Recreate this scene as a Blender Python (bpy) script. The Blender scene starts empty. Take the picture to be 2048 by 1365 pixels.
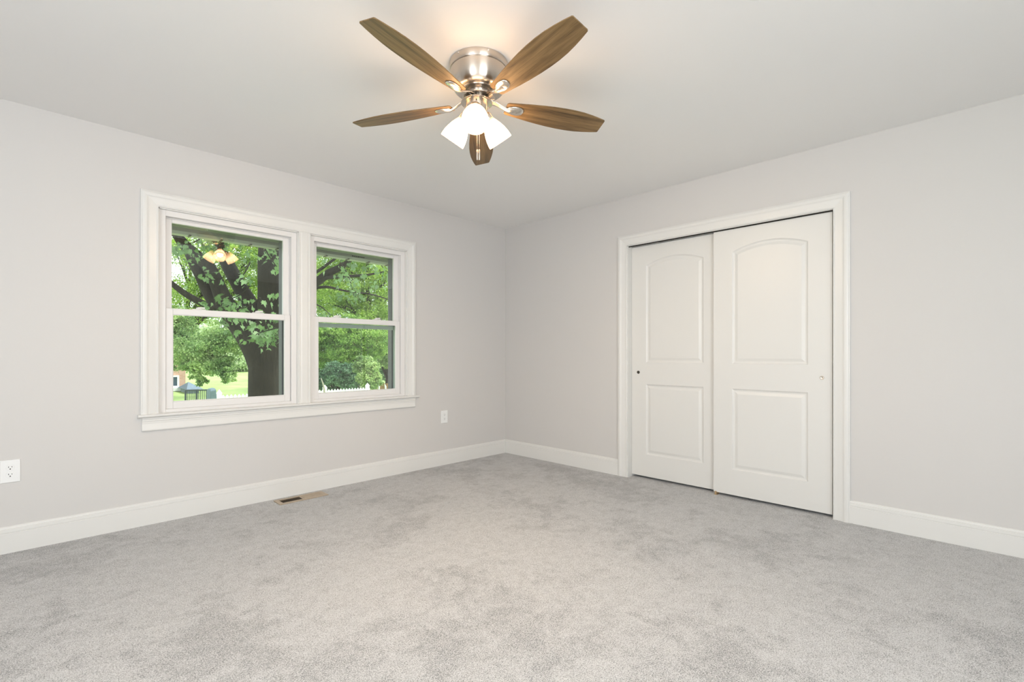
import bpy, bmesh, math, random
import numpy as np
from mathutils import Vector, Matrix, Euler
R = math.radians
random.seed(7)
rng = np.random.default_rng(11)
scene = bpy.context.scene
COL = scene.collection

# ------------------------------------------------------------------ camera
F_PX = 963.0                       # focal length for a 2048 px wide frame
HEADING = R(44.731)
CAM = Vector((-3.6924, -3.7587, 1.0696))
cd = bpy.data.cameras.new('camera')
cd.sensor_width = 36.0
cd.lens = F_PX / 2048.0 * 36.0
cd.shift_y = 27.0 / 2048.0
cd.clip_start = 0.05
cd.clip_end = 400
cam = bpy.data.objects.new('camera', cd)
cam.location = CAM
cam.rotation_euler = (R(90), 0, HEADING - R(90))
COL.objects.link(cam)
scene.camera = cam
AX = Vector((math.cos(HEADING), math.sin(HEADING), 0))
RX = Vector((math.sin(HEADING), -math.cos(HEADING), 0))


def at(px, py, depth):
    """world point seen at a place of the photograph, at a chosen distance"""
    return CAM + depth * (AX + (px - 1024) / F_PX * RX) + Vector((0, 0, depth * (709.5 - py) / F_PX))


# ------------------------------------------------------------------ exposure
vs = scene.view_settings
scene.display_settings.display_device = 'sRGB'
vs.view_transform = 'Standard'
vs.look = 'None'
vs.gamma = 1.0
vs.use_curve_mapping = False
vs.exposure = 0.0

# ------------------------------------------------------------------ sky and sun
world = bpy.data.worlds.new('overcast_sky')
scene.world = world
world.use_nodes = True
wt = world.node_tree
bg = wt.nodes['Background']
bg.inputs[0].default_value = (0.93, 0.97, 1.0, 1)
bg.inputs[1].default_value = 2.6
sd = bpy.data.lights.new('sun', 'SUN')
sd.energy = 5.0
sd.angle = R(8)
sd.color = (1.0, 0.95, 0.84)
sun = bpy.data.objects.new('sun', sd)
sun.rotation_euler = Vector((-0.56, 0.20, -0.80)).to_track_quat('-Z', 'Y').to_euler()
sun.location = (10, 12, 20)
COL.objects.link(sun)


# daylight fill: area lamps in two added windows behind the camera
def fill_light(name, loc, direction, w, h, power, color):
    ld = bpy.data.lights.new(name, 'AREA')
    ld.shape = 'RECTANGLE'
    ld.size = w
    ld.size_y = h
    ld.energy = power
    ld.color = color
    o = bpy.data.objects.new(name, ld)
    o.location = loc
    o.rotation_euler = Vector(direction).to_track_quat('-Z', 'Z').to_euler()
    COL.objects.link(o)
    return o


ROOM_X, ROOM_Y, ROOM_Z = -5.5, -5.8, 2.44
BW = dict(s0=-5.0, s1=-2.9, z0=0.75, z1=2.1)      # added window in the wall behind, along x
NW = dict(s0=-4.9, s1=-2.2, z0=0.75, z1=2.1)        # added window in the wall on the near left, along y
fill_light('added_daylight', ((BW['s0'] + BW['s1']) / 2, ROOM_Y - 0.10, 1.425), (0, 1, 0), 2.05, 1.3, 87, (0.935, 0.975, 1.0))
fill_light('added_daylight', (ROOM_X - 0.10, (NW['s0'] + NW['s1']) / 2, 1.425), (1, 0, 0), 2.65, 1.3, 65, (0.935, 0.975, 1.0))
LAMP_POWER = 21.5


# ------------------------------------------------------------------ materials
def new_mat(name):
    m = bpy.data.materials.new(name)
    m.use_nodes = True
    nt = m.node_tree
    return m, nt, nt.nodes['Principled BSDF']


def nd(nt, t, **kw):
    n = nt.nodes.new(t)
    for k, v in kw.items():
        if k.startswith('_'):
            setattr(n, k[1:], v)
        else:
            n.inputs[k.replace('_', ' ')].default_value = v
    return n


def lk(nt, a, ao, b, bi):
    nt.links.new(a.outputs[ao], b.inputs[bi])


def ramp(nt, stops):
    n = nt.nodes.new('ShaderNodeValToRGB')
    e = n.color_ramp.elements
    while len(e) > 1:
        e.remove(e[-1])
    e[0].position = stops[0][0]
    e[0].color = (*stops[0][1], 1)
    for p, c in stops[1:]:
        x = e.new(p)
        x.color = (*c, 1)
    return n


def plain(name, color, rough=0.5, metal=0.0, bump=0.0, scale=200.0, vary=0.0, spec=None):
    m, nt, b = new_mat(name)
    b.inputs['Base Color'].default_value = (*color, 1)
    b.inputs['Roughness'].default_value = rough
    b.inputs['Metallic'].default_value = metal
    if spec is not None:
        b.inputs['Specular IOR Level'].default_value = spec
    tc = nd(nt, 'ShaderNodeTexCoord')
    n = nd(nt, 'ShaderNodeTexNoise', Scale=scale, Detail=3.0)
    lk(nt, tc, 'Object', n, 'Vector')
    if vary > 0:
        lo = tuple(c * (1 - vary) for c in color)
        hi = tuple(min(1, c * (1 + vary)) for c in color)
        r = ramp(nt, [(0.3, lo), (0.7, hi)])
        lk(nt, n, 'Fac', r, 'Fac')
        lk(nt, r, 'Color', b, 'Base Color')
    if bump > 0:
        bp = nd(nt, 'ShaderNodeBump', Strength=bump, Distance=0.002)
        lk(nt, n, 'Fac', bp, 'Height')
        lk(nt, bp, 'Normal', b, 'Normal')
    return m


M = {}
M['wall'] = plain('wall_paint', (0.638, 0.621, 0.603), 0.62, bump=0.06, scale=260)
M['ceiling'] = plain('ceiling_paint', (0.870, 0.864, 0.852), 0.8, bump=0.05, scale=220)
M['trim'] = plain('trim_paint', (0.75, 0.743, 0.718), 0.33, bump=0.02, scale=120)
M['door'] = plain('door_paint', (0.735, 0.727, 0.70), 0.36, bump=0.03, scale=160)
M['vinyl'] = plain('white_vinyl', (0.77, 0.757, 0.745), 0.35)
M['plastic'] = plain('white_plastic', (0.84, 0.845, 0.84), 0.25)
M['slot'] = plain('dark_slot', (0.03, 0.028, 0.025), 0.7)
M['nickel'] = plain('satin_nickel', (0.62, 0.57, 0.51), 0.27, 1.0)
M['nickel_bright'] = plain('polished_nickel', (0.78, 0.73, 0.66), 0.20, 1.0)
M['brass'] = plain('aged_brass', (0.50, 0.36, 0.20), 0.45, 0.4)
M['dark_metal'] = plain('blackened_metal', (0.10, 0.09, 0.075), 0.35, 0.8)
M['register'] = plain('tan_enamel', (0.47, 0.38, 0.28), 0.42, 0.15, vary=0.08, scale=30)
M['register_dark'] = plain('register_brown', (0.20, 0.14, 0.085), 0.5, 0.2)
M['gap_shade'] = plain('painted_shade', (0.012, 0.010, 0.008), 0.9)  # near-black colour standing in for shade in the duct and door gap
M['jamb_out'] = plain('eave_shaded_jamb', (0.10, 0.10, 0.118), 0.55)
M['soffit'] = plain('soffit_paint', (0.30, 0.30, 0.27), 0.6, vary=0.06, scale=6)
M['gutter'] = plain('gutter_paint', (0.36, 0.36, 0.33), 0.45)
M['bracket'] = plain('gutter_bracket', (0.10, 0.075, 0.06), 0.6)
M['white_fence'] = plain('white_fence_paint', (0.88, 0.89, 0.90), 0.5)
M['brown_fence'] = plain('brown_fence_boards', (0.34, 0.20, 0.10), 0.8, vary=0.35, scale=6)
M['iron'] = plain('black_iron', (0.05, 0.065, 0.08), 0.5)
M['slate_roof'] = plain('blue_grey_shingles', (0.17, 0.23, 0.30), 0.8, vary=0.15, scale=12)
M['slate_wall'] = plain('blue_grey_siding', (0.24, 0.31, 0.36), 0.8, vary=0.12, scale=9)
M['cover'] = plain('blue_grey_cover', (0.14, 0.20, 0.24), 0.7, vary=0.1, scale=10)
M['deck'] = plain('pale_deck_boards', (0.55, 0.55, 0.52), 0.8, vary=0.1, scale=8)
M['white_house'] = plain('white_house_trim', (0.85, 0.86, 0.88), 0.5)
M['dark_glass'] = plain('dark_window_glass', (0.09, 0.13, 0.18), 0.1)
M['path'] = plain('pale_gravel', (0.75, 0.74, 0.70), 0.9, vary=0.1, scale=20)

# satin nickel turned on a lathe: stretched highlights
m = M['nickel']
nt = m.node_tree
b = nt.nodes['Principled BSDF']
b.inputs['Anisotropic'].default_value = 0.8
b.inputs['Anisotropic Rotation'].default_value = 0.25
tg = nd(nt, 'ShaderNodeTangent', _direction_type='RADIAL', _axis='Z')
lk(nt, tg, 'Tangent', b, 'Tangent')

# carpet
m, nt, b = new_mat('grey_carpet')
b.inputs['Roughness'].default_value = 1.0
b.inputs['Specular IOR Level'].default_value = 0.1
b.inputs['Sheen Weight'].default_value = 0.15
tc = nd(nt, 'ShaderNodeTexCoord')
n1 = nd(nt, 'ShaderNodeTexNoise', Scale=6.5, Detail=9.0, Roughness=0.66, Distortion=0.5)      # nap patches
n1b = nd(nt, 'ShaderNodeTexNoise', Scale=1.5, Detail=3.0, Roughness=0.5)
n2 = nd(nt, 'ShaderNodeTexNoise', Scale=250.0, Detail=2.5, Roughness=0.65)      # tufts
n3 = nd(nt, 'ShaderNodeTexVoronoi', Scale=420.0)
for n in (n1, n1b, n2, n3):
    lk(nt, tc, 'Object', n, 'Vector')
mx = nd(nt, 'ShaderNodeMath', _operation='MULTIPLY')
lk(nt, n1, 'Fac', mx, 0)
lk(nt, n1b, 'Fac', mx, 1)
r1 = ramp(nt, [(0.165, (0.0,) * 3), (0.25, (1.0,) * 3)])
lk(nt, mx, 'Value', r1, 'Fac')
tu = nd(nt, 'ShaderNodeMath', _operation='MULTIPLY_ADD')      # tuft tone = soft noise + per-tuft chance
sv = nd(nt, 'ShaderNodeSeparateColor')
lk(nt, n3, 'Color', sv, 'Color')
lk(nt, sv, 'Red', tu, 0)
tu.inputs[1].default_value = 0.30
lk(nt, n2, 'Fac', tu, 2)
# more dark tufts show in brushed patches
n4 = nd(nt, 'ShaderNodeTexNoise', Scale=17.0, Detail=6.0, Roughness=0.7)      # ragged clusters inside the patches
lk(nt, tc, 'Object', n4, 'Vector')
r1s = nd(nt, 'ShaderNodeMath', _operation='MULTIPLY')
lk(nt, r1, 'Color', r1s, 0)
r1s.inputs[1].default_value = 0.75
rg = nd(nt, 'ShaderNodeMath', _operation='MULTIPLY_ADD')
lk(nt, n4, 'Fac', rg, 0)
rg.inputs[1].default_value = -2.4
lk(nt, r1s, 'Value', rg, 2)
th = nd(nt, 'ShaderNodeMapRange', From_Min=-1.3, From_Max=-0.2, To_Min=0.67, To_Max=0.54)
lk(nt, rg, 'Value', th, 'Value')
sub = nd(nt, 'ShaderNodeMath', _operation='SUBTRACT')
lk(nt, tu, 'Value', sub, 0)
lk(nt, th, 'Result', sub, 1)
sc = nd(nt, 'ShaderNodeMath', _operation='MULTIPLY_ADD')
sc.inputs[1].default_value = 2.7
sc.inputs[2].default_value = 0.5
lk(nt, sub, 'Value', sc, 0)
r2 = ramp(nt, [(0.02, (0.20, 0.20, 0.20)), (0.42, (0.398, 0.396, 0.394)), (0.62, (0.50, 0.498, 0.496)), (1.0, (0.65, 0.648, 0.646))])
lk(nt, sc, 'Value', r2, 'Fac')
lk(nt, r2, 'Color', b, 'Base Color')
bp = nd(nt, 'ShaderNodeBump', Strength=0.5, Distance=0.004)
lk(nt, tu, 'Value', bp, 'Height')
lk(nt, bp, 'Normal', b, 'Normal')
M['carpet'] = m

# walnut veneer on the blades (grain along x)
m, nt, b = new_mat('walnut_veneer')
b.inputs['Roughness'].default_value = 0.42
tc = nd(nt, 'ShaderNodeTexCoord')
oi = nd(nt, 'ShaderNodeObjectInfo')
mp = nd(nt, 'ShaderNodeMapping')
mp.inputs['Scale'].default_value = (1.0, 16.0, 16.0)
lk(nt, tc, 'Object', mp, 'Vector')
ad = nd(nt, 'ShaderNodeVectorMath', _operation='ADD')
lk(nt, mp, 'Vector', ad, 0)
sc = nd(nt, 'ShaderNodeVectorMath', _operation='SCALE')
sc.inputs['Scale'].default_value = 40.0
cb = nd(nt, 'ShaderNodeCombineXYZ')
lk(nt, oi, 'Random', cb, 'X')
lk(nt, oi, 'Random', cb, 'Y')
lk(nt, cb, 'Vector', sc, 0)
lk(nt, sc, 'Vector', ad, 1)
g1 = nd(nt, 'ShaderNodeTexNoise', Scale=2.2, Detail=8.0, Roughness=0.65, Distortion=0.6)
lk(nt, ad, 'Vector', g1, 'Vector')
mp2 = nd(nt, 'ShaderNodeMapping')
mp2.inputs['Scale'].default_value = (4.0, 8.0, 8.0)
lk(nt, ad, 'Vector', mp2, 'Vector')
g2 = nd(nt, 'ShaderNodeTexNoise', Scale=2.2, Detail=3.0, Roughness=0.6)
lk(nt, mp2, 'Vector', g2, 'Vector')
ml = nd(nt, 'ShaderNodeMath', _operation='MULTIPLY_ADD')
lk(nt, g2, 'Fac', ml, 0)
ml.inputs[1].default_value = 0.35
lk(nt, g1, 'Fac', ml, 2)
r = ramp(nt, [(0.48, (0.066, 0.039, 0.015)), (0.64, (0.170, 0.103, 0.041)), (0.88, (0.29, 0.186, 0.080))])
lk(nt, ml, 'Value', r, 'Fac')
lk(nt, r, 'Color', b, 'Base Color')
M['walnut'] = m

# clear glass: sky and garden show through, the lamps mirror in it
m = bpy.data.materials.new('window_glass')
m.use_nodes = True
nt = m.node_tree
nt.nodes.clear()
out = nd(nt, 'ShaderNodeOutputMaterial')
fr = nd(nt, 'ShaderNodeFresnel', IOR=1.6)
tr = nd(nt, 'ShaderNodeBsdfTransparent', Color=(0.93, 0.955, 0.945, 1))
gl = nd(nt, 'ShaderNodeBsdfGlossy', Roughness=0.0)
mix = nd(nt, 'ShaderNodeMixShader')
lk(nt, fr, 'Fac', mix, 'Fac')
lk(nt, tr, 'BSDF', mix, 1)
lk(nt, gl, 'BSDF', mix, 2)
lk(nt, mix, 'Shader', out, 'Surface')
M['glass'] = m

# lit opal glass shade: dimmer and more amber towards its neck (z = 0)
m = bpy.data.materials.new('lit_opal_glass')
m.use_nodes = True
nt = m.node_tree
nt.nodes.clear()
out = nd(nt, 'ShaderNodeOutputMaterial')
tc = nd(nt, 'ShaderNodeTexCoord')
sp = nd(nt, 'ShaderNodeSeparateXYZ')
lk(nt, tc, 'Object', sp, 'Vector')
mr = nd(nt, 'ShaderNodeMapRange', From_Min=0.0, From_Max=-0.115, To_Min=0.0, To_Max=1.0)
lk(nt, sp, 'Z', mr, 'Value')
rc = ramp(nt, [(0.0, (1.0, 0.46, 0.17)), (0.5, (1.0, 0.65, 0.36)), (1.0, (1.0, 0.58, 0.28))])
lk(nt, mr, 'Result', rc, 'Fac')
rs = ramp(nt, [(0.0, (0.16,) * 3), (0.25, (0.5,) * 3), (0.55, (1.0,) * 3), (0.85, (0.75,) * 3), (1.0, (0.5,) * 3)])
lk(nt, mr, 'Result', rs, 'Fac')
mu = nd(nt, 'ShaderNodeMath', _operation='MULTIPLY')
mu.inputs[1].default_value = LAMP_POWER
lk(nt, rs, 'Color', mu, 0)
em = nd(nt, 'ShaderNodeEmission')
lk(nt, rc, 'Color', em, 'Color')
lk(nt, mu, 'Value', em, 'Strength')
lk(nt, em, 'Emission', out, 'Surface')
M['opal'] = m
m = bpy.data.materials.new('lit_bulb')
m.use_nodes = True
nt = m.node_tree
nt.nodes.clear()
out = nd(nt, 'ShaderNodeOutputMaterial')
em = nd(nt, 'ShaderNodeEmission', Color=(1.0, 0.75, 0.50, 1), Strength=LAMP_POWER * 50)
lk(nt, em, 'Emission', out, 'Surface')
M['bulb'] = m


def leaf_mat(name, dark, mid, light, trans=0.35):
    m, nt, b = new_mat(name)
    g = nd(nt, 'ShaderNodeNewGeometry')
    r = ramp(nt, [(0.0, dark), (0.5, mid), (1.0, light)])
    cl = nd(nt, 'ShaderNodeTexNoise', Scale=1.6, Detail=2.0)
    lk(nt, g, 'Position', cl, 'Vector')
    mm = nd(nt, 'ShaderNodeMath', _operation='MULTIPLY_ADD')
    lk(nt, g, 'Random Per Island', mm, 0)
    mm.inputs[1].default_value = 0.55
    m2 = nd(nt, 'ShaderNodeMapRange', From_Min=0.3, From_Max=0.7, To_Min=-0.1, To_Max=0.55)
    lk(nt, cl, 'Fac', m2, 'Value')
    lk(nt, m2, 'Result', mm, 2)
    lk(nt, mm, 'Value', r, 'Fac')
    lk(nt, r, 'Color', b, 'Base Color')
    b.inputs['Roughness'].default_value = 0.5
    t = nd(nt, 'ShaderNodeBsdfTranslucent')
    lk(nt, r, 'Color', t, 'Color')
    mx = nd(nt, 'ShaderNodeMixShader', Fac=trans)
    lk(nt, b, 'BSDF', mx, 1)
    lk(nt, t, 'BSDF', mx, 2)
    lk(nt, mx, 'Shader', nt.nodes['Material Output'], 'Surface')
    return m


M['leaf_maple'] = leaf_mat('maple_leaves', (0.09, 0.16, 0.06), (0.17, 0.29, 0.11), (0.29, 0.44, 0.20), 0.3)
M['leaf_bright'] = leaf_mat('yellow_green_leaves', (0.13, 0.26, 0.03), (0.34, 0.52, 0.08), (0.62, 0.78, 0.20), 0.45)
M['leaf_mid'] = leaf_mat('mid_green_leaves', (0.10, 0.20, 0.07), (0.31, 0.47, 0.17), (0.72, 0.84, 0.40), 0.42)
M['leaf_lime'] = leaf_mat('lime_green_leaves', (0.08, 0.20, 0.04), (0.26, 0.46, 0.09), (0.56, 0.74, 0.20), 0.42)
M['leaf_dark'] = leaf_mat('blue_green_leaves', (0.05, 0.13, 0.07), (0.13, 0.26, 0.14), (0.28, 0.46, 0.27), 0.3)
M['leaf_haze'] = leaf_mat('haze_pale_leaves', (0.40, 0.54, 0.30), (0.60, 0.72, 0.44), (0.80, 0.88, 0.64), 0.4)  # distance haze is mixed into this leaf colour

# bark
m, nt, b = new_mat('maple_bark')
b.inputs['Roughness'].default_value = 0.95
tc = nd(nt, 'ShaderNodeTexCoord')
mp = nd(nt, 'ShaderNodeMapping')
mp.inputs['Scale'].default_value = (9, 9, 1.6)
lk(nt, tc, 'Object', mp, 'Vector')
n = nd(nt, 'ShaderNodeTexNoise', Scale=2.4, Detail=6.0, Roughness=0.7)
lk(nt, mp, 'Vector', n, 'Vector')
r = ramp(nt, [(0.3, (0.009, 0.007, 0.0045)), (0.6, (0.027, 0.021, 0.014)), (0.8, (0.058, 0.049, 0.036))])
lk(nt, n, 'Fac', r, 'Fac')
lk(nt, r, 'Color', b, 'Base Color')
bp = nd(nt, 'ShaderNodeBump', Strength=0.9, Distance=0.03)
lk(nt, n, 'Fac', bp, 'Height')
lk(nt, bp, 'Normal', b, 'Normal')
M['bark'] = m

# grass
m, nt, b = new_mat('lawn_grass')
b.inputs['Roughness'].default_value = 0.9
tc = nd(nt, 'ShaderNodeTexCoord')
n = nd(nt, 'ShaderNodeTexNoise', Scale=0.6, Detail=8.0, Roughness=0.7)
lk(nt, tc, 'Object', n, 'Vector')
r = ramp(nt, [(0.3, (0.20, 0.31, 0.09)), (0.55, (0.31, 0.44, 0.15)), (0.75, (0.46, 0.53, 0.24))])
lk(nt, n, 'Fac', r, 'Fac')
lk(nt, r, 'Color', b, 'Base Color')
M['grass'] = m

# brick
m, nt, b = new_mat('red_brick')
b.inputs['Roughness'].default_value = 0.9
tc = nd(nt, 'ShaderNodeTexCoord')
sx = nd(nt, 'ShaderNodeSeparateXYZ')
cx_ = nd(nt, 'ShaderNodeCombineXYZ')
lk(nt, tc, 'Object', sx, 'Vector')
ad = nd(nt, 'ShaderNodeMath', _operation='ADD')
lk(nt, sx, 'X', ad, 0)
lk(nt, sx, 'Y', ad, 1)
lk(nt, ad, 'Value', cx_, 'X')
lk(nt, sx, 'Z', cx_, 'Y')
bk = nd(nt, 'ShaderNodeTexBrick', Scale=1.0)
bk.inputs['Brick Width'].default_value = 0.22
bk.inputs['Row Height'].default_value = 0.075
bk.inputs['Mortar Size'].default_value = 0.006
bk.inputs['Color1'].default_value = (0.56, 0.33, 0.24, 1)
bk.inputs['Color2'].default_value = (0.64, 0.40, 0.31, 1)
bk.inputs['Mortar'].default_value = (0.62, 0.48, 0.40, 1)
lk(nt, cx_, 'Vector', bk, 'Vector')
lk(nt, bk, 'Color', b, 'Base Color')
M['brick'] = m


# ------------------------------------------------------------------ mesh helpers
class MB:
    """collects faces, then links them as ONE mesh object"""

    def __init__(self):
        self.v, self.f = [], []

    def add(self, verts, faces):
        k = len(self.v)
        self.v += [tuple(p) for p in verts]
        self.f += [tuple(i + k for i in f) for f in faces]
        return self

    def box(self, x0, x1, y0, y1, z0, z1):
        p = [(x, y, z) for z in (z0, z1) for y in (y0, y1) for x in (x0, x1)]
        return self.add(p, [(0, 2, 3, 1), (4, 5, 7, 6), (0, 1, 5, 4), (2, 6, 7, 3), (0, 4, 6, 2), (1, 3, 7, 5)])

    def lathe(self, prof, n=48, mat=None, close=False):
        """prof: list of (r, z)"""
        vs, fs = [], []
        for r, z in prof:
            for i in range(n):
                a = 2 * math.pi * i / n
                vs.append(Vector((r * math.cos(a), r * math.sin(a), z)))
        for j in range(len(prof) - 1):
            for i in range(n):
                i2 = (i + 1) % n
                fs.append((j * n + i, j * n + i2, (j + 1) * n + i2, (j + 1) * n + i))
        if close:
            fs.append(tuple(range(n))[::-1])
            fs.append(tuple(range((len(prof) - 1) * n, len(prof) * n)))
        if mat is not None:
            vs = [mat @ p for p in vs]
        return self.add(vs, fs)

    def tube(self, pts, radii, n=10, caps=True):
        pts = [Vector(p) for p in pts]
        if not isinstance(radii, (list, tuple)):
            radii = [radii] * len(pts)
        vs, fs = [], []
        t0 = (pts[1] - pts[0]).normalized()
        u = t0.orthogonal().normalized()
        for i, p in enumerate(pts):
            if i == 0:
                t = t0
            elif i == len(pts) - 1:
                t = (pts[i] - pts[i - 1]).normalized()
            else:
                t = ((pts[i + 1] - p).normalized() + (p - pts[i - 1]).normalized()).normalized()
            u = (u - t * u.dot(t)).normalized()
            w = t.cross(u)
            for k in range(n):
                a = 2 * math.pi * k / n
                vs.append(p + radii[i] * (math.cos(a) * u + math.sin(a) * w))
        for j in range(len(pts) - 1):
            for k in range(n):
                k2 = (k + 1) % n
                fs.append((j * n + k, j * n + k2, (j + 1) * n + k2, (j + 1) * n + k))
        if caps:
            fs.append(tuple(range(n))[::-1])
            fs.append(tuple(range((len(pts) - 1) * n, len(pts) * n)))
        return self.add(vs, fs)

    def prism(self, poly, fn, d0, d1):
        """poly: 2D outline; fn(u, v, d) -> 3D"""
        n = len(poly)
        vs = [fn(u, v, d0) for u, v in poly] + [fn(u, v, d1) for u, v in poly]
        fs = [tuple(range(n))[::-1], tuple(range(n, 2 * n))]
        fs += [(i, (i + 1) % n, n + (i + 1) % n, n + i) for i in range(n)]
        return self.add(vs, fs)

    def build(self, name, mat, parent=None, smooth=False, bevel=0.0, fix=True, seg=2):
        me = bpy.data.meshes.new(name)
        me.from_pydata(self.v, [], self.f)
        me.materials.append(mat)
        if fix:
            bm = bmesh.new()
            bm.from_mesh(me)
            bmesh.ops.recalc_face_normals(bm, faces=bm.faces)
            bm.to_mesh(me)
            bm.free()
        o = bpy.data.objects.new(name, me)
        COL.objects.link(o)
        if parent is not None:
            o.parent = parent
        if bevel > 0:
            bv = o.modifiers.new('bevel', 'BEVEL')
            bv.width = bevel
            bv.segments = seg
            bv.limit_method = 'ANGLE'
            bv.angle_limit = R(40)
        if smooth:
            me.polygons.foreach_set('use_smooth', [True] * len(me.polygons))
            try:
                me.set_sharp_from_angle(angle=R(38))
            except Exception:
                pass
        me.update()
        return o


def tag(o, label, cat, group=None, kind=None):
    o['label'] = label
    o['category'] = cat
    if group:
        o['group'] = group
    if kind:
        o['kind'] = kind
    return o


def empty(name, loc=(0, 0, 0), rz=0.0):
    o = bpy.data.objects.new(name, None)
    o.location = loc
    o.rotation_euler = (0, 0, rz)
    o.empty_display_size = 0.1
    COL.objects.link(o)
    return o


def copy_tree(o, parent=None):
    c = o.copy()
    COL.objects.link(c)
    if parent is not None:
        c.parent = parent
    for ch in list(o.children):
        copy_tree(ch, c)
    return c


def wallA(s, z, v):            # window wall, v = distance into the room
    return (s, -v, z)


def wallB(s, z, v):            # closet wall
    return (-v, s, z)


CASING = [(0, 0), (0, .010), (.003, .0125), (.007, .0125), (.010, .0095), (.014, .0095), (.046, .0145),
          (.054, .0165), (.060, .0205), (.066, .022), (.076, .022), (.083, .0195), (.088, .0155), (.092, .0145), (.092, 0)]


def casing(mb, s0, s1, z0, zt, fn, prof=CASING):
    """legs and head swept round an opening with mitred corners"""
    n = len(prof)
    vs = []
    for u, v in prof:
        vs += [fn(s0 - u, z0, v), fn(s0 - u, zt + u, v), fn(s1 + u, zt + u, v), fn(s1 + u, z0, v)]
    fs = []
    for i in range(n - 1):
        for k in range(3):
            fs.append((i * 4 + k, i * 4 + k + 1, (i + 1) * 4 + k + 1, (i + 1) * 4 + k))
    fs.append(tuple(i * 4 for i in range(n)))
    fs.append(tuple(i * 4 + 3 for i in range(n)))
    for k in range(3):
        fs.append((k, k + 1, (n - 1) * 4 + k + 1, (n - 1) * 4 + k))
    mb.add(vs, fs)
    return mb


def bar(mb, prof, s0, s1, fn):
    """straight moulding: prof of (z, v) drawn along s"""
    n = len(prof)
    vs = [fn(s0, z, v) for z, v in prof] + [fn(s1, z, v) for z, v in prof]
    fs = [tuple(range(n))[::-1], tuple(range(n, 2 * n))]
    fs += [(i, (i + 1) % n, n + (i + 1) % n, n + i) for i in range(n)]
    return mb.add(vs, fs)


# ------------------------------------------------------------------ room shell
T = 0.13
W_S0, W_S1, W_Z0, W_Z1 = -3.100, -1.252, 0.675, 2.012        # window opening
D_S0, D_S1, D_Z1 = -3.040, -1.520, 2.017                      # closet opening


def holed_wall(name, s_lo, s_hi, hole, fn, mat, label):
    mb = MB()
    a, c, z0, z1 = hole
    top = ROOM_Z + 0.1
    lo = -0.02

    def bx(p0, p1, q0, q1):
        if p1 - p0 < 1e-6 or q1 - q0 < 1e-6:
            return
        P = [fn(p, q, v) for v in (0, -T) for q in (q0, q1) for p in (p0, p1)]
        mb.add(P, [(0, 2, 3, 1), (4, 5, 7, 6), (0, 1, 5, 4), (2, 6, 7, 3), (0, 4, 6, 2), (1, 3, 7, 5)])
    bx(s_lo, a, lo, top)
    bx(c, s_hi, lo, top)
    bx(a, c, z1, top)
    bx(a, c, lo, z0)
    o = mb.build(name, mat)
    return tag(o, label, 'wall', kind='structure')


holed_wall('wall_left', ROOM_X, T, (W_S0, W_S1, W_Z0, W_Z1), wallA, M['wall'], 'pale greige painted wall holding the double window')
holed_wall('wall_right', ROOM_Y, 0.0, (D_S0, D_S1, -0.02, D_Z1), wallB, M['wall'], 'pale greige painted wall around the closet doors')


def wall_back(s, z, v):
    return (s, ROOM_Y + v, z)


def wall_near(s, z, v):
    return (ROOM_X + v, s, z)


holed_wall('wall_back', ROOM_X - T, T, (BW['s0'], BW['s1'], BW['z0'], BW['z1']), wall_back, M['wall'], 'greige wall with an added window behind the viewpoint')
holed_wall('wall_near', ROOM_Y, T, (NW['s0'], NW['s1'], NW['z0'], NW['z1']), wall_near, M['wall'], 'greige wall with an added wide window left of the viewpoint')
tag(MB().box(ROOM_X - T, T, ROOM_Y - T, T, -0.10, 0.0).build('floor', M['carpet']), 'grey mottled plush carpet across the whole room', 'floor', kind='structure')
tag(MB().box(ROOM_X - .75, T, ROOM_Y - .75, T, ROOM_Z, ROOM_Z + 0.12).build('ceiling', M['ceiling']), 'flat off-white ceiling carrying the fan', 'ceiling', kind='structure')  # slab runs out past the added windows to block the sun

# closet behind the sliding doors
mb = MB()
CX = 0.75
mb.box(CX, CX + 0.05, D_S0 - 0.3, D_S1 + 0.3, -0.02, ROOM_Z)
mb.box(T, CX, D_S0 - 0.35, D_S0 - 0.3, -0.02, ROOM_Z)
mb.box(T, CX, D_S1 + 0.3, D_S1 + 0.35, -0.02, ROOM_Z)
mb.box(T, CX + 0.05, D_S0 - 0.35, D_S1 + 0.35, ROOM_Z, ROOM_Z + 0.05)
mb.box(T, CX + 0.05, D_S0 - 0.35, D_S1 + 0.35, -0.07, -0.02)
tag(mb.build('wall_closet', M['wall']), 'unlit inside walls of the closet behind the sliding doors', 'wall', kind='structure')

# baseboards
BASE = [(0, 0), (0, .015), (.104, .015), (.106, .0125), (.109, .0125), (.111, .015), (.128, .0145), (.130, .011), (.133, .011), (.139, .009), (.143, .004), (.143, 0)]


def baseboard(name, s0, s1, fn, label):
    tag(bar(MB(), BASE, s0, s1, fn).build(name, M['trim']), label, 'baseboard', kind='structure')


baseboard('baseboard_left', ROOM_X, 0.0, wallA, 'white moulded baseboard under the window')
baseboard('baseboard_right', D_S1 + 0.092, -0.0155, wallB, 'short white baseboard between the corner and the closet')
baseboard('baseboard_front', ROOM_Y, D_S0 - 0.092, wallB, 'white baseboard to the right of the closet doors')
baseboard('baseboard_back', ROOM_X + 0.016, -0.016, wall_back, 'white baseboard of the wall behind the viewpoint')
baseboard('baseboard_near', ROOM_Y + 0.016, -0.016, wall_near, 'white baseboard of the wall left of the viewpoint')

# ------------------------------------------------------------------ double window
WL = (-2.661, 'window_1')
WR = (-1.697, 'window_2')
OPEN_H = 0.437
trim = empty('trim_1', (-2.17, 0, 0.69))
tag(trim, 'white moulded casing with stool and apron around the double window', 'window trim', kind='structure')


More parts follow.
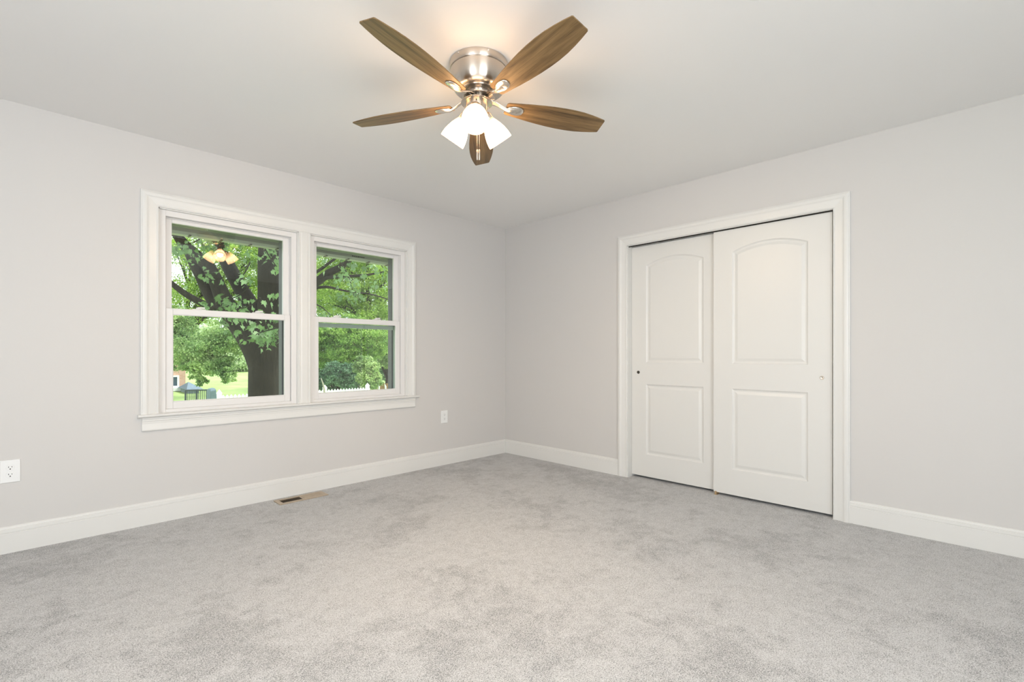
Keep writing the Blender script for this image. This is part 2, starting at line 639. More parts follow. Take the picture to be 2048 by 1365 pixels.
def build_at(mb, name, mat, parent, **kw):
    o = mb.build(name, mat, parent, **kw)
    o.matrix_parent_inverse = Matrix.Translation(parent.location).inverted()
    return o


S0, S1, ZT = WL[0] - OPEN_H, WR[0] + OPEN_H, 2.010
build_at(casing(MB(), S0, S1, 0.694, ZT, wallA), 'casing', M['trim'], trim)
mb = MB()
mp_ = [(0.694, 0)]
a_, c_ = WL[0] + OPEN_H, WR[0] - OPEN_H
pr = [(a_, 0), (a_, .010), (a_ + .003, .0125), (a_ + .007, .0125), (a_ + .010, .0095), (a_ + .018, .0095), (a_ + .024, .013),
      (c_ - .024, .013), (c_ - .018, .0095), (c_ - .010, .0095), (c_ - .007, .0125), (c_ - .003, .0125), (c_, .010), (c_, 0)]
n = len(pr)
mb.add([(s, -v, 0.694) for s, v in pr] + [(s, -v, ZT) for s, v in pr],
       [tuple(range(n))[::-1], tuple(range(n, 2 * n))] + [(i, (i + 1) % n, n + (i + 1) % n, n + i) for i in range(n)])
build_at(mb, 'mullion_casing', M['trim'], trim)
# stool with a rounded nose
nose = [(.6945, -.035), (.6945, .030), (.693, .036), (.689, .0395), (.684, .040), (.680, .038), (.6775, .033), (.676, .028), (.672, .022), (.672, 0), (.676, -.035)]
build_at(bar(MB(), nose, S0 - 0.108, S1 + 0.120, wallA), 'stool', M['trim'], trim)
apr = [(.672, 0), (.672, .020), (.664, .019), (.660, .0155), (.652, .0155), (.648, .013), (.632, .0115), (.600, .0165), (.594, .0165), (.590, .014), (.588, .012), (.588, 0)]
build_at(bar(MB(), apr, S0 - 0.086, S1 + 0.085, wallA), 'apron', M['trim'], trim)
# jamb extensions lining the opening
mb = MB()
for cx0 in (WL[0], WR[0]):
    l, r_ = cx0 - OPEN_H, cx0 + OPEN_H
    mb.box(l - .004, l + .006, -0.0, .032, .690, ZT + .004)
    mb.box(r_ - .006, r_ + .004, -0.0, .032, .690, ZT + .004)
    mb.box(l, r_, -0.0, .032, ZT - .006, ZT + .004)
build_at(mb, 'jamb_liner', M['trim'], trim)


def rect_ring(mb, x0, x1, z0, z1, wl, wr, wb, wt_, y0, y1):
    mb.box(x0, x0 + wl, y0, y1, z0, z1)
    mb.box(x1 - wr, x1, y0, y1, z0, z1)
    mb.box(x0 + wl, x1 - wr, y0, y1, z0, z0 + wb)
    mb.box(x0 + wl, x1 - wr, y0, y1, z1 - wt_, z1)
    return mb


def make_window(cx0, name, label):
    w = empty(name, (cx0, 0.03, 0.69))
    tag(w, label, 'window', kind='structure')
    inv = Matrix.Translation(w.location).inverted()

    def part(mb, nm, mat, par=None, **kw):
        o = mb.build(nm, mat, par or w, **kw)
        if par is None:
            o.matrix_parent_inverse = inv
        return o
    h = OPEN_H
    # main frame with stepped tracks
    mb = rect_ring(MB(), cx0 - h, cx0 + h, .690, 2.008, .042, .042, .024, .040, .026, .125)
    mb.box(cx0 - h + .042, cx0 - h + .048, .070, .078, .714, 1.968)
    mb.box(cx0 + h - .048, cx0 + h - .042, .070, .078, .714, 1.968)
    mb.box(cx0 - h + .042, cx0 + h - .042, .066, .074, 1.962, 1.968)
    part(mb, 'window_frame', M['vinyl'], bevel=.0015)
    # outer jamb beyond the sashes; eave shade painted into its dark colour
    mb = rect_ring(MB(), cx0 - h + .004, cx0 + h - .004, .690, 2.004, .072, .072, .012, .060, .1255, .19)
    part(mb, 'outer_jamb', M['jamb_out'])
    f = h - .044
    # lower sash (inner track)
    mb = rect_ring(MB(), cx0 - f, cx0 + f, .7137, 1.372, .040, .040, .045, .041, .040, .068)
    lo = part(mb, 'lower_sash', M['vinyl'], bevel=.003)
    g = MB().box(cx0 - f + .040, cx0 + f - .040, .052, .056, .761, 1.331)
    go = part(g, 'glass_pane', M['glass'], lo)
    # bead round the pane
    bd = rect_ring(MB(), cx0 - f + .0385, cx0 + f - .0385, .7595, 1.3325, .004, .004, .004, .004, .046, .0515)
    part(bd, 'glazing_bead', M['vinyl'], lo)
    for px_ in (-0.205, 0.165):
        lm = MB()
        c0 = cx0 + px_
        lm.prism([(c0 - .040, .042), (c0 + .040, .042), (c0 + .032, .066), (c0 - .032, .066)], lambda u, v, d: (u, v, d), 1.3722, 1.377)
        lm.lathe([(.016, 1.377), (.016, 1.384), (.012, 1.388), (.0, 1.388)], 20, Matrix.Translation((c0, .054, 0)))
        lm.prism([(c0 - .006, .050), (c0 + .034, .046), (c0 + .036, .052), (c0 - .004, .060)], lambda u, v, d: (u, v, d), 1.381, 1.391)
        part(lm, 'sash_lock', M['vinyl'], lo, bevel=.001)
    # upper sash (outer track)
    mb = rect_ring(MB(), cx0 - f, cx0 + f, 1.335, 1.982, .040, .040, .036, .042, .076, .104)
    up = part(mb, 'upper_sash', M['vinyl'], bevel=.003)
    g = MB().box(cx0 - f + .040, cx0 + f - .040, .088, .092, 1.371, 1.940)
    part(g, 'glass_pane', M['glass'], up)
    return w, up, part


w1, up1, part1 = make_window(WL[0], 'window_1', 'white double-hung window nearer the left, big trunk visible through it')
w2, up2, part2 = make_window(WR[0], 'window_2', 'white double-hung window nearer the corner, foliage and fence through it')
# half screen outside the right window: its top bar crosses just under the meeting rail
mb = rect_ring(MB(), WR[0] - .385, WR[0] + .385, .702, 1.327, .016, .016, .016, .034, .108, .118)
part2(mb, 'screen_frame', plain('screen_frame_grey', (0.42, 0.48, 0.47), 0.5))
# small etched mark near the top of the right upper pane
mb = MB()
xm = WR[0] - .045
for i, wd in enumerate((.014, .010, .012, .016, .008, .013, .011)):
    mb.box(xm, xm + wd, .0868, .0876, 1.905, 1.912)
    xm += wd + .005
part2(mb, 'etched_mark', M['slot'], up2)

# windows added behind the viewpoint for fill light: casing and a simple sash bar each
for nm, fn, d, lab in (('added_window_back', wall_back, BW, 'added white cased window in the wall behind the viewpoint'),
                       ('added_window_near', wall_near, NW, 'added wide white cased window in the wall left of the viewpoint')):
    mb = casing(MB(), d['s0'], d['s1'], d['z0'], d['z1'], fn)
    w = empty(nm, fn((d['s0'] + d['s1']) / 2, d['z0'], 0))
    tag(w, lab, 'window', kind='structure')
    o = mb.build('casing', M['trim'], w)
    o.matrix_parent_inverse = Matrix.Translation(w.location).inverted()
    mb = MB()
    bar(mb, [(d['z0'] - .02, 0), (d['z0'] - .02, .04), (d['z0'], .04), (d['z0'], 0)], d['s0'] - .11, d['s1'] + .11, fn)
    o = mb.build('stool', M['trim'], w)
    o.matrix_parent_inverse = Matrix.Translation(w.location).inverted()

# ------------------------------------------------------------------ closet casing and sliding doors
tr2 = empty('trim_2', (0, (D_S0 + D_S1) / 2, 0))
tag(tr2, 'white moulded casing around the sliding closet doors', 'door trim', kind='structure')
build_at(casing(MB(), D_S0, D_S1, 0.0, D_Z1, wallB), 'casing', M['trim'], tr2)
mb = MB()
mb.box(0.0, T, D_S0 - .0005, D_S0 + .001, 0.0, D_Z1)
mb.box(0.0, T, D_S1 - .004, D_S1 + .0005, 0.0, D_Z1)
mb.box(0.0, T, D_S0, D_S1, D_Z1 - .004, D_Z1)
build_at(mb, 'jamb', M['trim'], tr2)
mb = MB().box(.010, .016, D_S0 + .004, D_S1 - .004, D_Z1 - .012, D_Z1 - .004)
build_at(mb, 'track', M['gap_shade'], tr2)  # track coloured black so the gap over the doors reads as shade


def panel_outline(y0, y1, z0, z1, rise, ins, n=18):
    """outline seen from the room; rise > 0 gives an arched head; ins shrinks it"""
    a, c = y0 + ins, y1 - ins
    pts = [(a, z0 + ins), (c, z0 + ins)]
    if rise <= 0:
        return pts + [(c, z1 - ins), (a, z1 - ins)]
    half = (y1 - y0) / 2
    rad = (half * half + rise * rise) / (2 * rise)
    cy = (y0 + y1) / 2
    cz = z1 + rise - rad
    rr = rad - ins
    hw = half - ins
    a0 = math.asin(hw / rr)
    for i in range(n + 1):
        t = a0 - 2 * a0 * i / n
        pts.append((cy + rr * math.sin(t), cz + rr * math.cos(t)))
    return pts


def make_door(name, y0, y1, xf, label, pull_y, pull_dark):
    z0, z1 = .020, (2.0085 if xf > .04 else 2.0115)
    th = .035
    d = empty(name, (xf, (y0 + y1) / 2, 0))
    tag(d, label, 'closet door', kind='structure')
    bm = bmesh.new()
    py0, py1 = y0 + .139, y1 - .137
    rings = []
    # molded profile: inset -> depth
    steps = [(0.0, 0.0), (.004, .0035), (.010, .0075), (.016, .0085), (.020, .0085), (.034, .0040), (.040, .0022)]
    fronts = []
    for (a, c, rise) in ((1.000, 1.836, .054), (.209, .814, 0.0)):
        prev = None
        for ins, dep in steps:
            ol = panel_outline(py0, py1, a, c, rise, ins)
            vs = [bm.verts.new((xf + dep, p, q)) for p, q in ol]
            if prev:
                n = len(vs)
                for i in range(n):
                    bm.faces.new((prev[i], prev[(i + 1) % n], vs[(i + 1) % n], vs[i]))
            else:
                fronts.append(vs)
            prev = vs
        bm.faces.new(prev)
    # door skin around the two panels: fill between outer border and panel outlines
    out = [bm.verts.new((xf, p, q)) for p, q in ((y0, z0), (y1, z0), (y1, z1), (y0, z1))]
    es = []
    for loop in [out] + fronts:
        n = len(loop)
        for i in range(n):
            e = bm.edges.get((loop[i], loop[(i + 1) % n])) or bm.edges.new((loop[i], loop[(i + 1) % n]))
            es.append(e)
    bmesh.ops.triangle_fill(bm, use_beauty=True, use_dissolve=False, edges=es)
    back = [bm.verts.new((xf + th, p, q)) for p, q in ((y0, z0), (y1, z0), (y1, z1), (y0, z1))]
    for i in range(4):
        bm.faces.new((out[i], out[(i + 1) % 4], back[(i + 1) % 4], back[i]))
    bm.faces.new(back)
    bmesh.ops.recalc_face_normals(bm, faces=bm.faces)
    me = bpy.data.meshes.new('door_panel')
    bm.to_mesh(me)
    bm.free()
    me.materials.append(M['door'])
    o = bpy.data.objects.new('door_panel', me)
    COL.objects.link(o)
    o.parent = d
    o.matrix_parent_inverse = Matrix.Translation(d.location).inverted()
    # round finger pull: rim standing proud and a dished cup
    rot = Matrix.Translation((xf, pull_y, .915)) @ Matrix.Rotation(R(-90), 4, 'Y')
    mb = MB().lathe([(.0, .0006), (.0075, .0006), (.0088, .0014), (.0096, .0034), (.0122, .0034), (.0134, .0018), (.0136, .0002)], 28, rot)
    o = mb.build('finger_pull', M['nickel_bright'] if not pull_dark else M['dark_metal'], d, smooth=True)
    o.matrix_parent_inverse = Matrix.Translation(d.location).inverted()
    return d


make_door('door_1', -2.300, -1.5255, .062, 'white arch-panel sliding closet door nearer the corner, set behind the other', -1.589, True)
make_door('door_2', -3.0305, -2.258, .020, 'white arch-panel sliding closet door in front, beside the right casing', -2.972, False)

# floor guide between the doors
g = empty('door_guide', (.035, -2.275, 0.0))
tag(g, 'tiny brass floor guide under the meeting edge of the closet doors', 'door guide')
mb = MB().box(-.026, .022, -.012, .010, .0, .003)
mb.build('base_plate', M['brass'], g, bevel=.001)
MB().box(-.0225, -.0165, -.007, .006, .003, .026).build('fin', M['brass'], g, bevel=.001)
MB().box(.0205, .0219, -.012, .010, .004, .018).build('fin', M['brass'], g, bevel=.0005)


# ------------------------------------------------------------------ wall outlets
def make_outlet(x, z, label):
    o = empty('electrical_outlet', (x, 0, z))
    tag(o, label, 'outlet', 'duplex outlets on the window wall')
    w, h, t = .078, .122, .006
    mb = MB()
    # bevelled cover plate
    r0 = [(-w / 2, -h / 2), (w / 2, -h / 2), (w / 2, h / 2), (-w / 2, h / 2)]
    r1 = [(p * .95, q * .965) for p, q in r0]
    mb.add([(p, 0, q) for p, q in r0] + [(p, -.003, q) for p, q in r0] + [(p, -t, q) for p, q in r1],
           [(0, 1, 5, 4), (1, 2, 6, 5), (2, 3, 7, 6), (3, 0, 4, 7), (4, 5, 9, 8), (5, 6, 10, 9), (6, 7, 11, 10), (7, 4, 8, 11), (8, 9, 10, 11), (3, 2, 1, 0)])
    mb.build('cover_plate', M['plastic'], o, bevel=.001)
    for s in (1, -1):
        cz = s * .0195
        pts = []
        for i in range(28):
            a = 2 * math.pi * i / 28
            pts.append((.0172 * math.cos(a), cz + max(-.0142, min(.0142, .0172 * math.sin(a)))))
        rc_ = MB().prism(pts, lambda u, v, d: (u, -d, v), t - .001, t + .002).build('receptacle', M['plastic'], o, bevel=.0006)
        mb = MB()
        mb.box(-.0075, -.0052, -t - .0023, -t - .0019, cz + .0005, cz + .0080)
        mb.box(.0052, .0075, -t - .0023, -t - .0019, cz + .0015, cz + .0075)
        mb.prism([(.0028 * math.cos(a), cz - .0068 + max(-.0030, .0030 * math.sin(a))) for a in [2 * math.pi * i / 14 for i in range(14)]],
                 lambda u, v, d: (u, -d, v), t + .0019, t + .0023)
        mb.build('slots', M['slot'], rc_)
    MB().lathe([(0, .0), (.0032, .0), (.0032, .001), (.0022, .0016), (0, .0016)], 16, Matrix.Translation((0, -t, 0)) @ Matrix.Rotation(R(90), 4, 'X')).build('screw', M['plastic'], o, smooth=True)
    return o


make_outlet(-3.752, .4385, 'white duplex wall outlet cut by the left edge of the picture')
make_outlet(-.834, .4645, 'small white duplex wall outlet between the window and the corner')

# ------------------------------------------------------------------ floor register
v = empty('floor_register', (-2.25, -.1275, 0.0))
tag(v, 'tan metal floor register in the carpet below the window', 'floor vent')
L_, W_ = .352, .130
mb = MB()
for (x0, x1, y0, y1) in ((-L_ / 2, -L_ / 2 + .030, -W_ / 2, W_ / 2), (L_ / 2 - .030, L_ / 2, -W_ / 2, W_ / 2),
                         (-L_ / 2 + .03, L_ / 2 - .03, -W_ / 2, -W_ / 2 + .026), (-L_ / 2 + .03, L_ / 2 - .03, W_ / 2 - .026, W_ / 2), (-.006, .006, -W_ / 2 + .026, W_ / 2 - .026)):
    mb.box(x0, x1, y0, y1, .0005, .0065)
mb.build('frame', M['register'], v, bevel=.0015)
MB().box(-L_ / 2 + .02, L_ / 2 - .02, -W_ / 2 + .02, W_ / 2 - .02, .0003, .0008).build('duct_shade_sheet', M['gap_shade'], v)  # flat dark sheet painting the shade of the duct; no hole is cut
for side, nm in ((-1, 'louver_bank'), (1, 'louver_bank')):
    mb = MB()
    n = 13
    for i in range(n):
        x = side * (.012 + (i + .5) * (L_ / 2 - .030 - .012) / n)
        dx = .0042 * (1 if side > 0 else -1)
        t = .0006
        if side < 0:
            p = [(x - .002, .0055), (x - .002 + t * 2, .0055), (x - .0005 + t * 2, .001), (x - .0005, .001)]
        else:
            p = [(x + .0034, .0056), (x + .0034 + t * 2, .0056), (x - .0036 + t * 2, .001), (x - .0036, .001)]
        mb.prism(p, lambda u, w_, d: (u, d, w_), -W_ / 2 + .024, W_ / 2 - .024)
    mb.build(nm, M['register_dark'] if side < 0 else M['register'], v)  # left bank takes the darker brown, right bank the tan

# ------------------------------------------------------------------ ceiling fan
FX, FY = -2.184, -2.044
fan = empty('ceiling_fan', (FX, FY, ROOM_Z))
tag(fan, 'flush ceiling fan with five walnut blades, nickel body and three lit glass shades', 'ceiling fan')
H = MB().lathe([(.0, -.0005), (.139, -.0005), (.1395, -.004), (.1385, -.031), (.1365, -.034), (.1335, -.0345), (.1335, -.0375), (.1355, -.039),
                (.1345, -.060), (.130, -.085), (.1235, -.108), (.117, -.119), (.109, -.1255), (.100, -.127), (.084, -.127), (.082, -.1305), (.068, -.1315), (.066, -.129), (.0, -.129)], 72)
hs = H.build('motor_housing', M['nickel'], fan, smooth=True)
for i in range(4):
    a = HEADING + math.pi + R((-38, 22, 112, 202)[i])
    MB().lathe([(.0, .0), (.0042, .0), (.0042, .0014), (.003, .0022), (0, .0022)], 12,
               Matrix.Translation((.1388 * math.cos(a), .1388 * math.sin(a), -.008)) @ Matrix.Rotation(a, 4, 'Z') @ Matrix.Rotation(R(90), 4, 'Y')).build('screw', M['nickel_bright'], hs, smooth=True)
MB().lathe([(.0, -.1275), (.060, -.1275), (.061, -.131), (.056, -.134), (.0565, -.139), (.0545, -.146), (.051, -.149), (.034, -.149), (.034, -.152), (.074, -.153), (.076, -.156), (.074, -.159), (.034, -.160), (.0, -.160)], 48).build('flywheel', M['nickel'], fan, smooth=True)
MB().lathe([(.0, -.149), (.034, -.149), (.034, -.183), (.0, -.183)], 40).build('collar', M['nickel_bright'], fan, smooth=True)

# blades with their irons; the whole rotor hangs a touch out of level
TX, TY = -.0171, -.0353
BLADE_Z = 2.2556 - ROOM_Z
nrm = Vector((-TX, -TY, 1)).normalized()
tilt = Vector((0, 0, 1)).rotation_difference(nrm).to_matrix().to_4x4()


def blade_mesh():
    prof = [(.134, .030), (.143, .037), (.18, .0425), (.215, .0475), (.25, .053), (.31, .0605), (.37, .066), (.43, .0690), (.48, .0690), (.53, .0660), (.58, .0590), (.62, .0515), (.650, .0445), (.656, .0430), (.6595, .0385)]
    th = .0055
    pts = [(x, h) for x, h in prof] + [(x, -h) for x, h in reversed(prof)]
    mb = MB().prism(pts, lambda u, w_, d: (u, w_, d), 0.0, th)
    return mb


def iron_mesh():
    """arm from the flywheel to a shield-shaped plate under the blade (blade frame: x out, z up)"""
    mb = MB()
    # plate
    out = [(.142, .012), (.152, .019), (.171, .0255), (.191, .027), (.209, .0235), (.220, .015), (.225, .0)]
    pts = out + [(x, -y) for x, y in reversed(out[:-1])]
    n = len(pts)
    base = [(x, y, -.0003) for x, y in pts]
    mid = [(x, y, -.0040) for x, y in pts]
    top = [(.182 + (x - .182) * .78, y * .74, -.0085) for x, y in pts]
    mb.add(base + mid + top, [tuple(range(n)), tuple(range(2 * n, 3 * n))[::-1]] +
           [(i, (i + 1) % n, n + (i + 1) % n, n + i) for i in range(n)] +
           [(n + i, n + (i + 1) % n, 2 * n + (i + 1) % n, 2 * n + i) for i in range(n)])
    # curved flat arm, swept ellipse
    cen = [(.188, 0, -.006), (.168, 0, -.0085), (.148, 0, -.008), (.130, 0, -.002), (.112, 0, .006), (.096, 0, .014), (.078, 0, .020), (.052, 0, .022)]
    hw = [.020, .0170, .0135, .0115, .0115, .0125, .015, .018]
    hh = [.0035, .0045, .005, .005, .005, .005, .0045, .004]
    vs, fs = [], []
    m_ = 14
    for i, c in enumerate(cen):
        c = Vector(c)
        if i == 0:
            t = Vector(cen[1]) - c
        elif i == len(cen) - 1:
            t = c - Vector(cen[i - 1])
        else:
            t = Vector(cen[i + 1]) - Vector(cen[i - 1])
        t.normalize()
        up = Vector((0, 1, 0)).cross(t).normalized()
        for k in range(m_):
            a = 2 * math.pi * k / m_
            vs.append(c + Vector((0, 1, 0)) * hw[i] * math.cos(a) + up * hh[i] * math.sin(a))
    for j in range(len(cen) - 1):
        for k in range(m_):
            k2 = (k + 1) % m_
            fs.append((j * m_ + k, j * m_ + k2, (j + 1) * m_ + k2, (j + 1) * m_ + k))
    fs += [tuple(range(m_)), tuple(range((len(cen) - 1) * m_, len(cen) * m_))[::-1]]
    mb.add(vs, fs)
    return mb


b0 = blade_mesh().build('fan_blade', M['walnut'], fan, bevel=.0012)
i0 = iron_mesh().build('blade_iron', M['nickel_bright'], b0, smooth=True, bevel=.0015)
i0.matrix_parent_inverse = Matrix.Identity(4)
PITCH = R(-12.97)
for k in range(5):
    if k == 0:
        bl, ir = b0, i0
    else:
        bl = b0.copy()
        COL.objects.link(bl)
        bl.parent = fan
        ir = i0.copy()
        COL.objects.link(ir)
        ir.parent = bl
    ang = R(262.85 + 72 * k)
    bl.matrix_local = Matrix.Translation((0, 0, BLADE_Z)) @ tilt @ Matrix.Rotation(ang, 4, 'Z') @ Matrix.Rotation(PITCH, 4, 'X')
    # the arm keeps level at the hub: undo the pitch half way
    ir.matrix_local = Matrix.Identity(4)

# light kit
kit = MB().lathe([(.0, -.1672), (.036, -.1672), (.052, -.1685), (.066, -.172), (.0735, -.178), (.0742, -.181), (.0725, -.1805), (.064, -.1755), (.052, -.173), (.050, -.174),
                  (.0495, -.238), (.044, -.249), (.030, -.255), (.0, -.256)], 56).build('light_kit', M['nickel'], fan, smooth=True)
tocam = math.atan2(-math.sin(HEADING), -math.cos(HEADING))
mb = MB().box(.0488, .0502, -.0022, .0022, -.193, -.184)
KIT = Matrix.Translation(-.014 * RX + Vector((0, 0, -.012)))      # the kit hangs a touch off centre, as the rotor does
kit.matrix_local = Matrix.Translation(-.010 * RX + Vector((0, 0, -.001)))
sl = mb.build('switch_slot', M['slot'], kit)
sl.matrix_local = Matrix.Rotation(tocam + R(2), 4, 'Z')
SHADE = [(.0255, .004), (.0268, .0), (.030, -.008), (.0375, -.022), (.0455, -.040), (.0525, -.060), (.0580, -.082), (.0605, -.102), (.0608, -.114),
         (.0590, -.1145), (.0585, -.102), (.0560, -.082), (.0505, -.060), (.0435, -.040), (.0355, -.022), (.028, -.008), (.0250, .0)]
first = None
for k in range(3):
    az = tocam + R(2.5) + R(120) * k
    tiltd = R(38)                                    # axis leans out from straight down
    base = KIT @ Matrix.Rotation(az, 4, 'Z') @ Matrix.Translation((.066, 0, -.232)) @ Matrix.Rotation(-tiltd, 4, 'Y')
    if first is None:
        sh = MB().lathe(SHADE, 44).build('light_shade', M['opal'], fan, smooth=True, fix=True)
        prof = [(.0, .012), (.013, .012), (.013, -.020), (.018, -.032), (.026, -.048), (.029, -.062), (.026, -.076), (.016, -.087), (.0, -.091)]
        bu = MB().lathe(prof, 24).build('bulb', M['bulb'], sh, smooth=True)
        so = MB().lathe([(.0, .030), (.020, .030), (.027, .022), (.0285, .006), (.0285, .0012), (.0, .0012)], 32).build('shade_holder', M['nickel_bright'], sh, smooth=True)
        ar = MB().tube([(-.018, 0, .050), (-.008, 0, .046), (.0, 0, .038), (.0, 0, .026)], .0085, 12).build('arm', M['nickel_bright'], sh, smooth=True)
        first = (sh, bu, so, ar)
        objs = first
    else:
        objs = []
        for j, s in enumerate(first):
            c = s.copy()
            COL.objects.link(c)
            c.parent = fan if j == 0 else objs[0]
            objs.append(c)
    objs[0].matrix_local = base
# pull chains with fobs
for (dx, ln) in ((-.0048, .222), (.0052, .232)):
    r_ = RX * dx - AX * .045
    mb = MB()
    z0 = -.248
    n = 47
    for i in range(n):
        z = z0 - i * .0036
        mb.lathe([(.0, .0014), (.0012, .0007), (.0012, -.0007), (.0, -.0014)], 6, Matrix.Translation((r_.x, r_.y, z)))
    ch = mb.build('pull_chain', M['nickel_bright'], fan, smooth=True, fix=False)
    ze = z0 - n * .0036
    fb = MB().lathe([(.0, .0), (.0026, -.002), (.0036, -.008), (.0040, -.040), (.0030, -.050), (.0, -.052)], 14,
                    Matrix.Translation((r_.x, r_.y, ze))).build('chain_fob', M['nickel_bright'], ch, smooth=True)

# ------------------------------------------------------------------ outside: eave
ev = empty('roof_eave', (-2.2, .3, 2.0))
tag(ev, 'grey soffit and gutter edge of the roof above the window outside', 'eave', kind='structure')
mb = MB().box(-9, 6, T + .001, .50, 2.035, 2.055)
build_at(mb, 'soffit', M['soffit'], ev)
mb = MB()
mb.prism([(.495, 2.055), (.495, 1.985), (.515, 1.966), (.585, 1.966), (.60, 1.985), (.61, 2.06)], lambda u, v_, d: (d, u, v_), -9, 6)
build_at(mb, 'gutter', M['gutter'], ev)
for i in range(22):
    x = -4.3 + .21 * i
    mb = MB().box(x, x + .012, .497, .560, 1.960, 1.9675)
    o = build_at(mb, 'gutter_bracket', M['bracket'], ev)

# ------------------------------------------------------------------ outside: ground
GZ = -.95
mb = MB()
mb.add([(-60, .3, GZ), (90, .3, GZ), (90, 110, GZ + .9), (-60, 110, GZ + .9)], [(0, 1, 2, 3)])
mb.add([(-60, .3, GZ - .3), (90, .3, GZ - .3), (90, 110, GZ - .3), (-60, 110, GZ - .3)], [(3, 2, 1, 0)])
tag(mb.build('lawn', M['grass'], fix=False), 'sunlit lawn beyond the window', 'lawn', kind='structure')


# ------------------------------------------------------------------ trees
def bez(pts, n=7):
    """smooth a polyline through its points (Catmull-Rom)"""
    P = [Vector(p) for p in pts]
    P = [2 * P[0] - P[1]] + P + [2 * P[-1] - P[-2]]
    out = []
    for i in range(1, len(P) - 2):
        for k in range(n):
            t = k / n
            p0, p1, p2, p3 = P[i - 1:i + 3]
            out.append(.5 * ((2 * p1) + (p2 - p0) * t + (2 * p0 - 5 * p1 + 4 * p2 - p3) * t * t + (3 * p1 - p0 - 3 * p2 + p3) * t ** 3))
    out.append(P[-2])
    return out


def rads(rs, n=7):
    out = []
    for i in range(len(rs) - 1):
        for k in range(n):
            out.append(rs[i] + (rs[i + 1] - rs[i]) * k / n)
    return out + [rs[-1]]


MAPLE = [(0, 0), (.10, -.10), (.34, -.16), (.26, -.02), (.52, .16), (.36, .20), (.46, .50), (.25, .40), (.17, .52), (0, 1.0),
         (-.17, .52), (-.25, .40), (-.46, .50), (-.36, .20), (-.52, .16), (-.26, -.02), (-.34, -.16), (-.10, -.10)]
OVAL = [(0, 0), (.22, .22), (.26, .50), (.14, .80), (0, 1.0), (-.14, .80), (-.26, .50), (-.22, .22)]
DIAMOND = [(0, 0), (.36, .45), (0, 1.0), (-.36, .45)]


def leaves(centers, size, shape, hang=0.5, seed=1, up=None):
    """one mesh of leaf blades: random facing, partly hanging"""
    r = np.random.default_rng(seed)
    C = np.asarray(centers, float)
    n = len(C)
    S = np.array(shape, float)
    k = len(S)
    d = r.normal(size=(n, 3))
    d[:, 2] -= hang * 1.6
    d /= np.linalg.norm(d, axis=1, keepdims=True)
    q = r.normal(size=(n, 3))
    q[:, 2] += .8
    w = np.cross(d, q)
    w /= np.linalg.norm(w, axis=1, keepdims=True)
    nn = np.cross(w, d)
    sz = size * r.uniform(.65, 1.25, size=(n, 1, 1))
    bend = (np.abs(S[:, 0]) * .35)[None, :, None]
    V = C[:, None, :] + sz * (S[None, :, 0:1] * w[:, None, :] + S[None, :, 1:2] * d[:, None, :] + bend * nn[:, None, :])
    V = V.reshape(-1, 3)
    F = np.arange(n * k).reshape(n, k)
    return V, F


def leaf_object(name, V, F, mat, parent):
    me = bpy.data.meshes.new(name)
    k = F.shape[1]
    me.vertices.add(len(V))
    me.vertices.foreach_set('co', V.astype(np.float32).ravel())
    me.loops.add(F.size)
    me.loops.foreach_set('vertex_index', F.astype(np.int32).ravel())
    me.polygons.add(len(F))
    me.polygons.foreach_set('loop_start', (np.arange(len(F)) * k).astype(np.int32))
    me.polygons.foreach_set('loop_total', np.full(len(F), k, np.int32))
    me.materials.append(mat)
    me.update(calc_edges=True)
    me.validate()
    o = bpy.data.objects.new(name, me)
    COL.objects.link(o)
    o.parent = parent
    o.matrix_parent_inverse = Matrix.Translation(parent.location).inverted()
    return o


def crown_points(blobs, n, seed):
    """points in clumps near the skins of overlapping ellipsoids"""
    r = np.random.default_rng(seed)
    vol = np.array([b_[1][0] * b_[1][2] for b_ in blobs])
    vol = vol / vol.sum()
    out = []
    for (c, rad), f in zip(blobs, vol):
        m_ = int(n * f)
        nc = max(8, m_ // 60)
        dd = r.normal(size=(nc, 3))
        dd /= np.linalg.norm(dd, axis=1, keepdims=True)
        cc = dd * (r.uniform(.15, 1.15, size=(nc, 1)) ** .7)
        idx = r.integers(0, nc, m_)
        p = cc[idx] + r.normal(size=(m_, 3)) * np.array([.13, .13, .085])
        out.append(np.array(c)[None, :] + p * np.array(rad)[None, :])
    return np.concatenate(out)


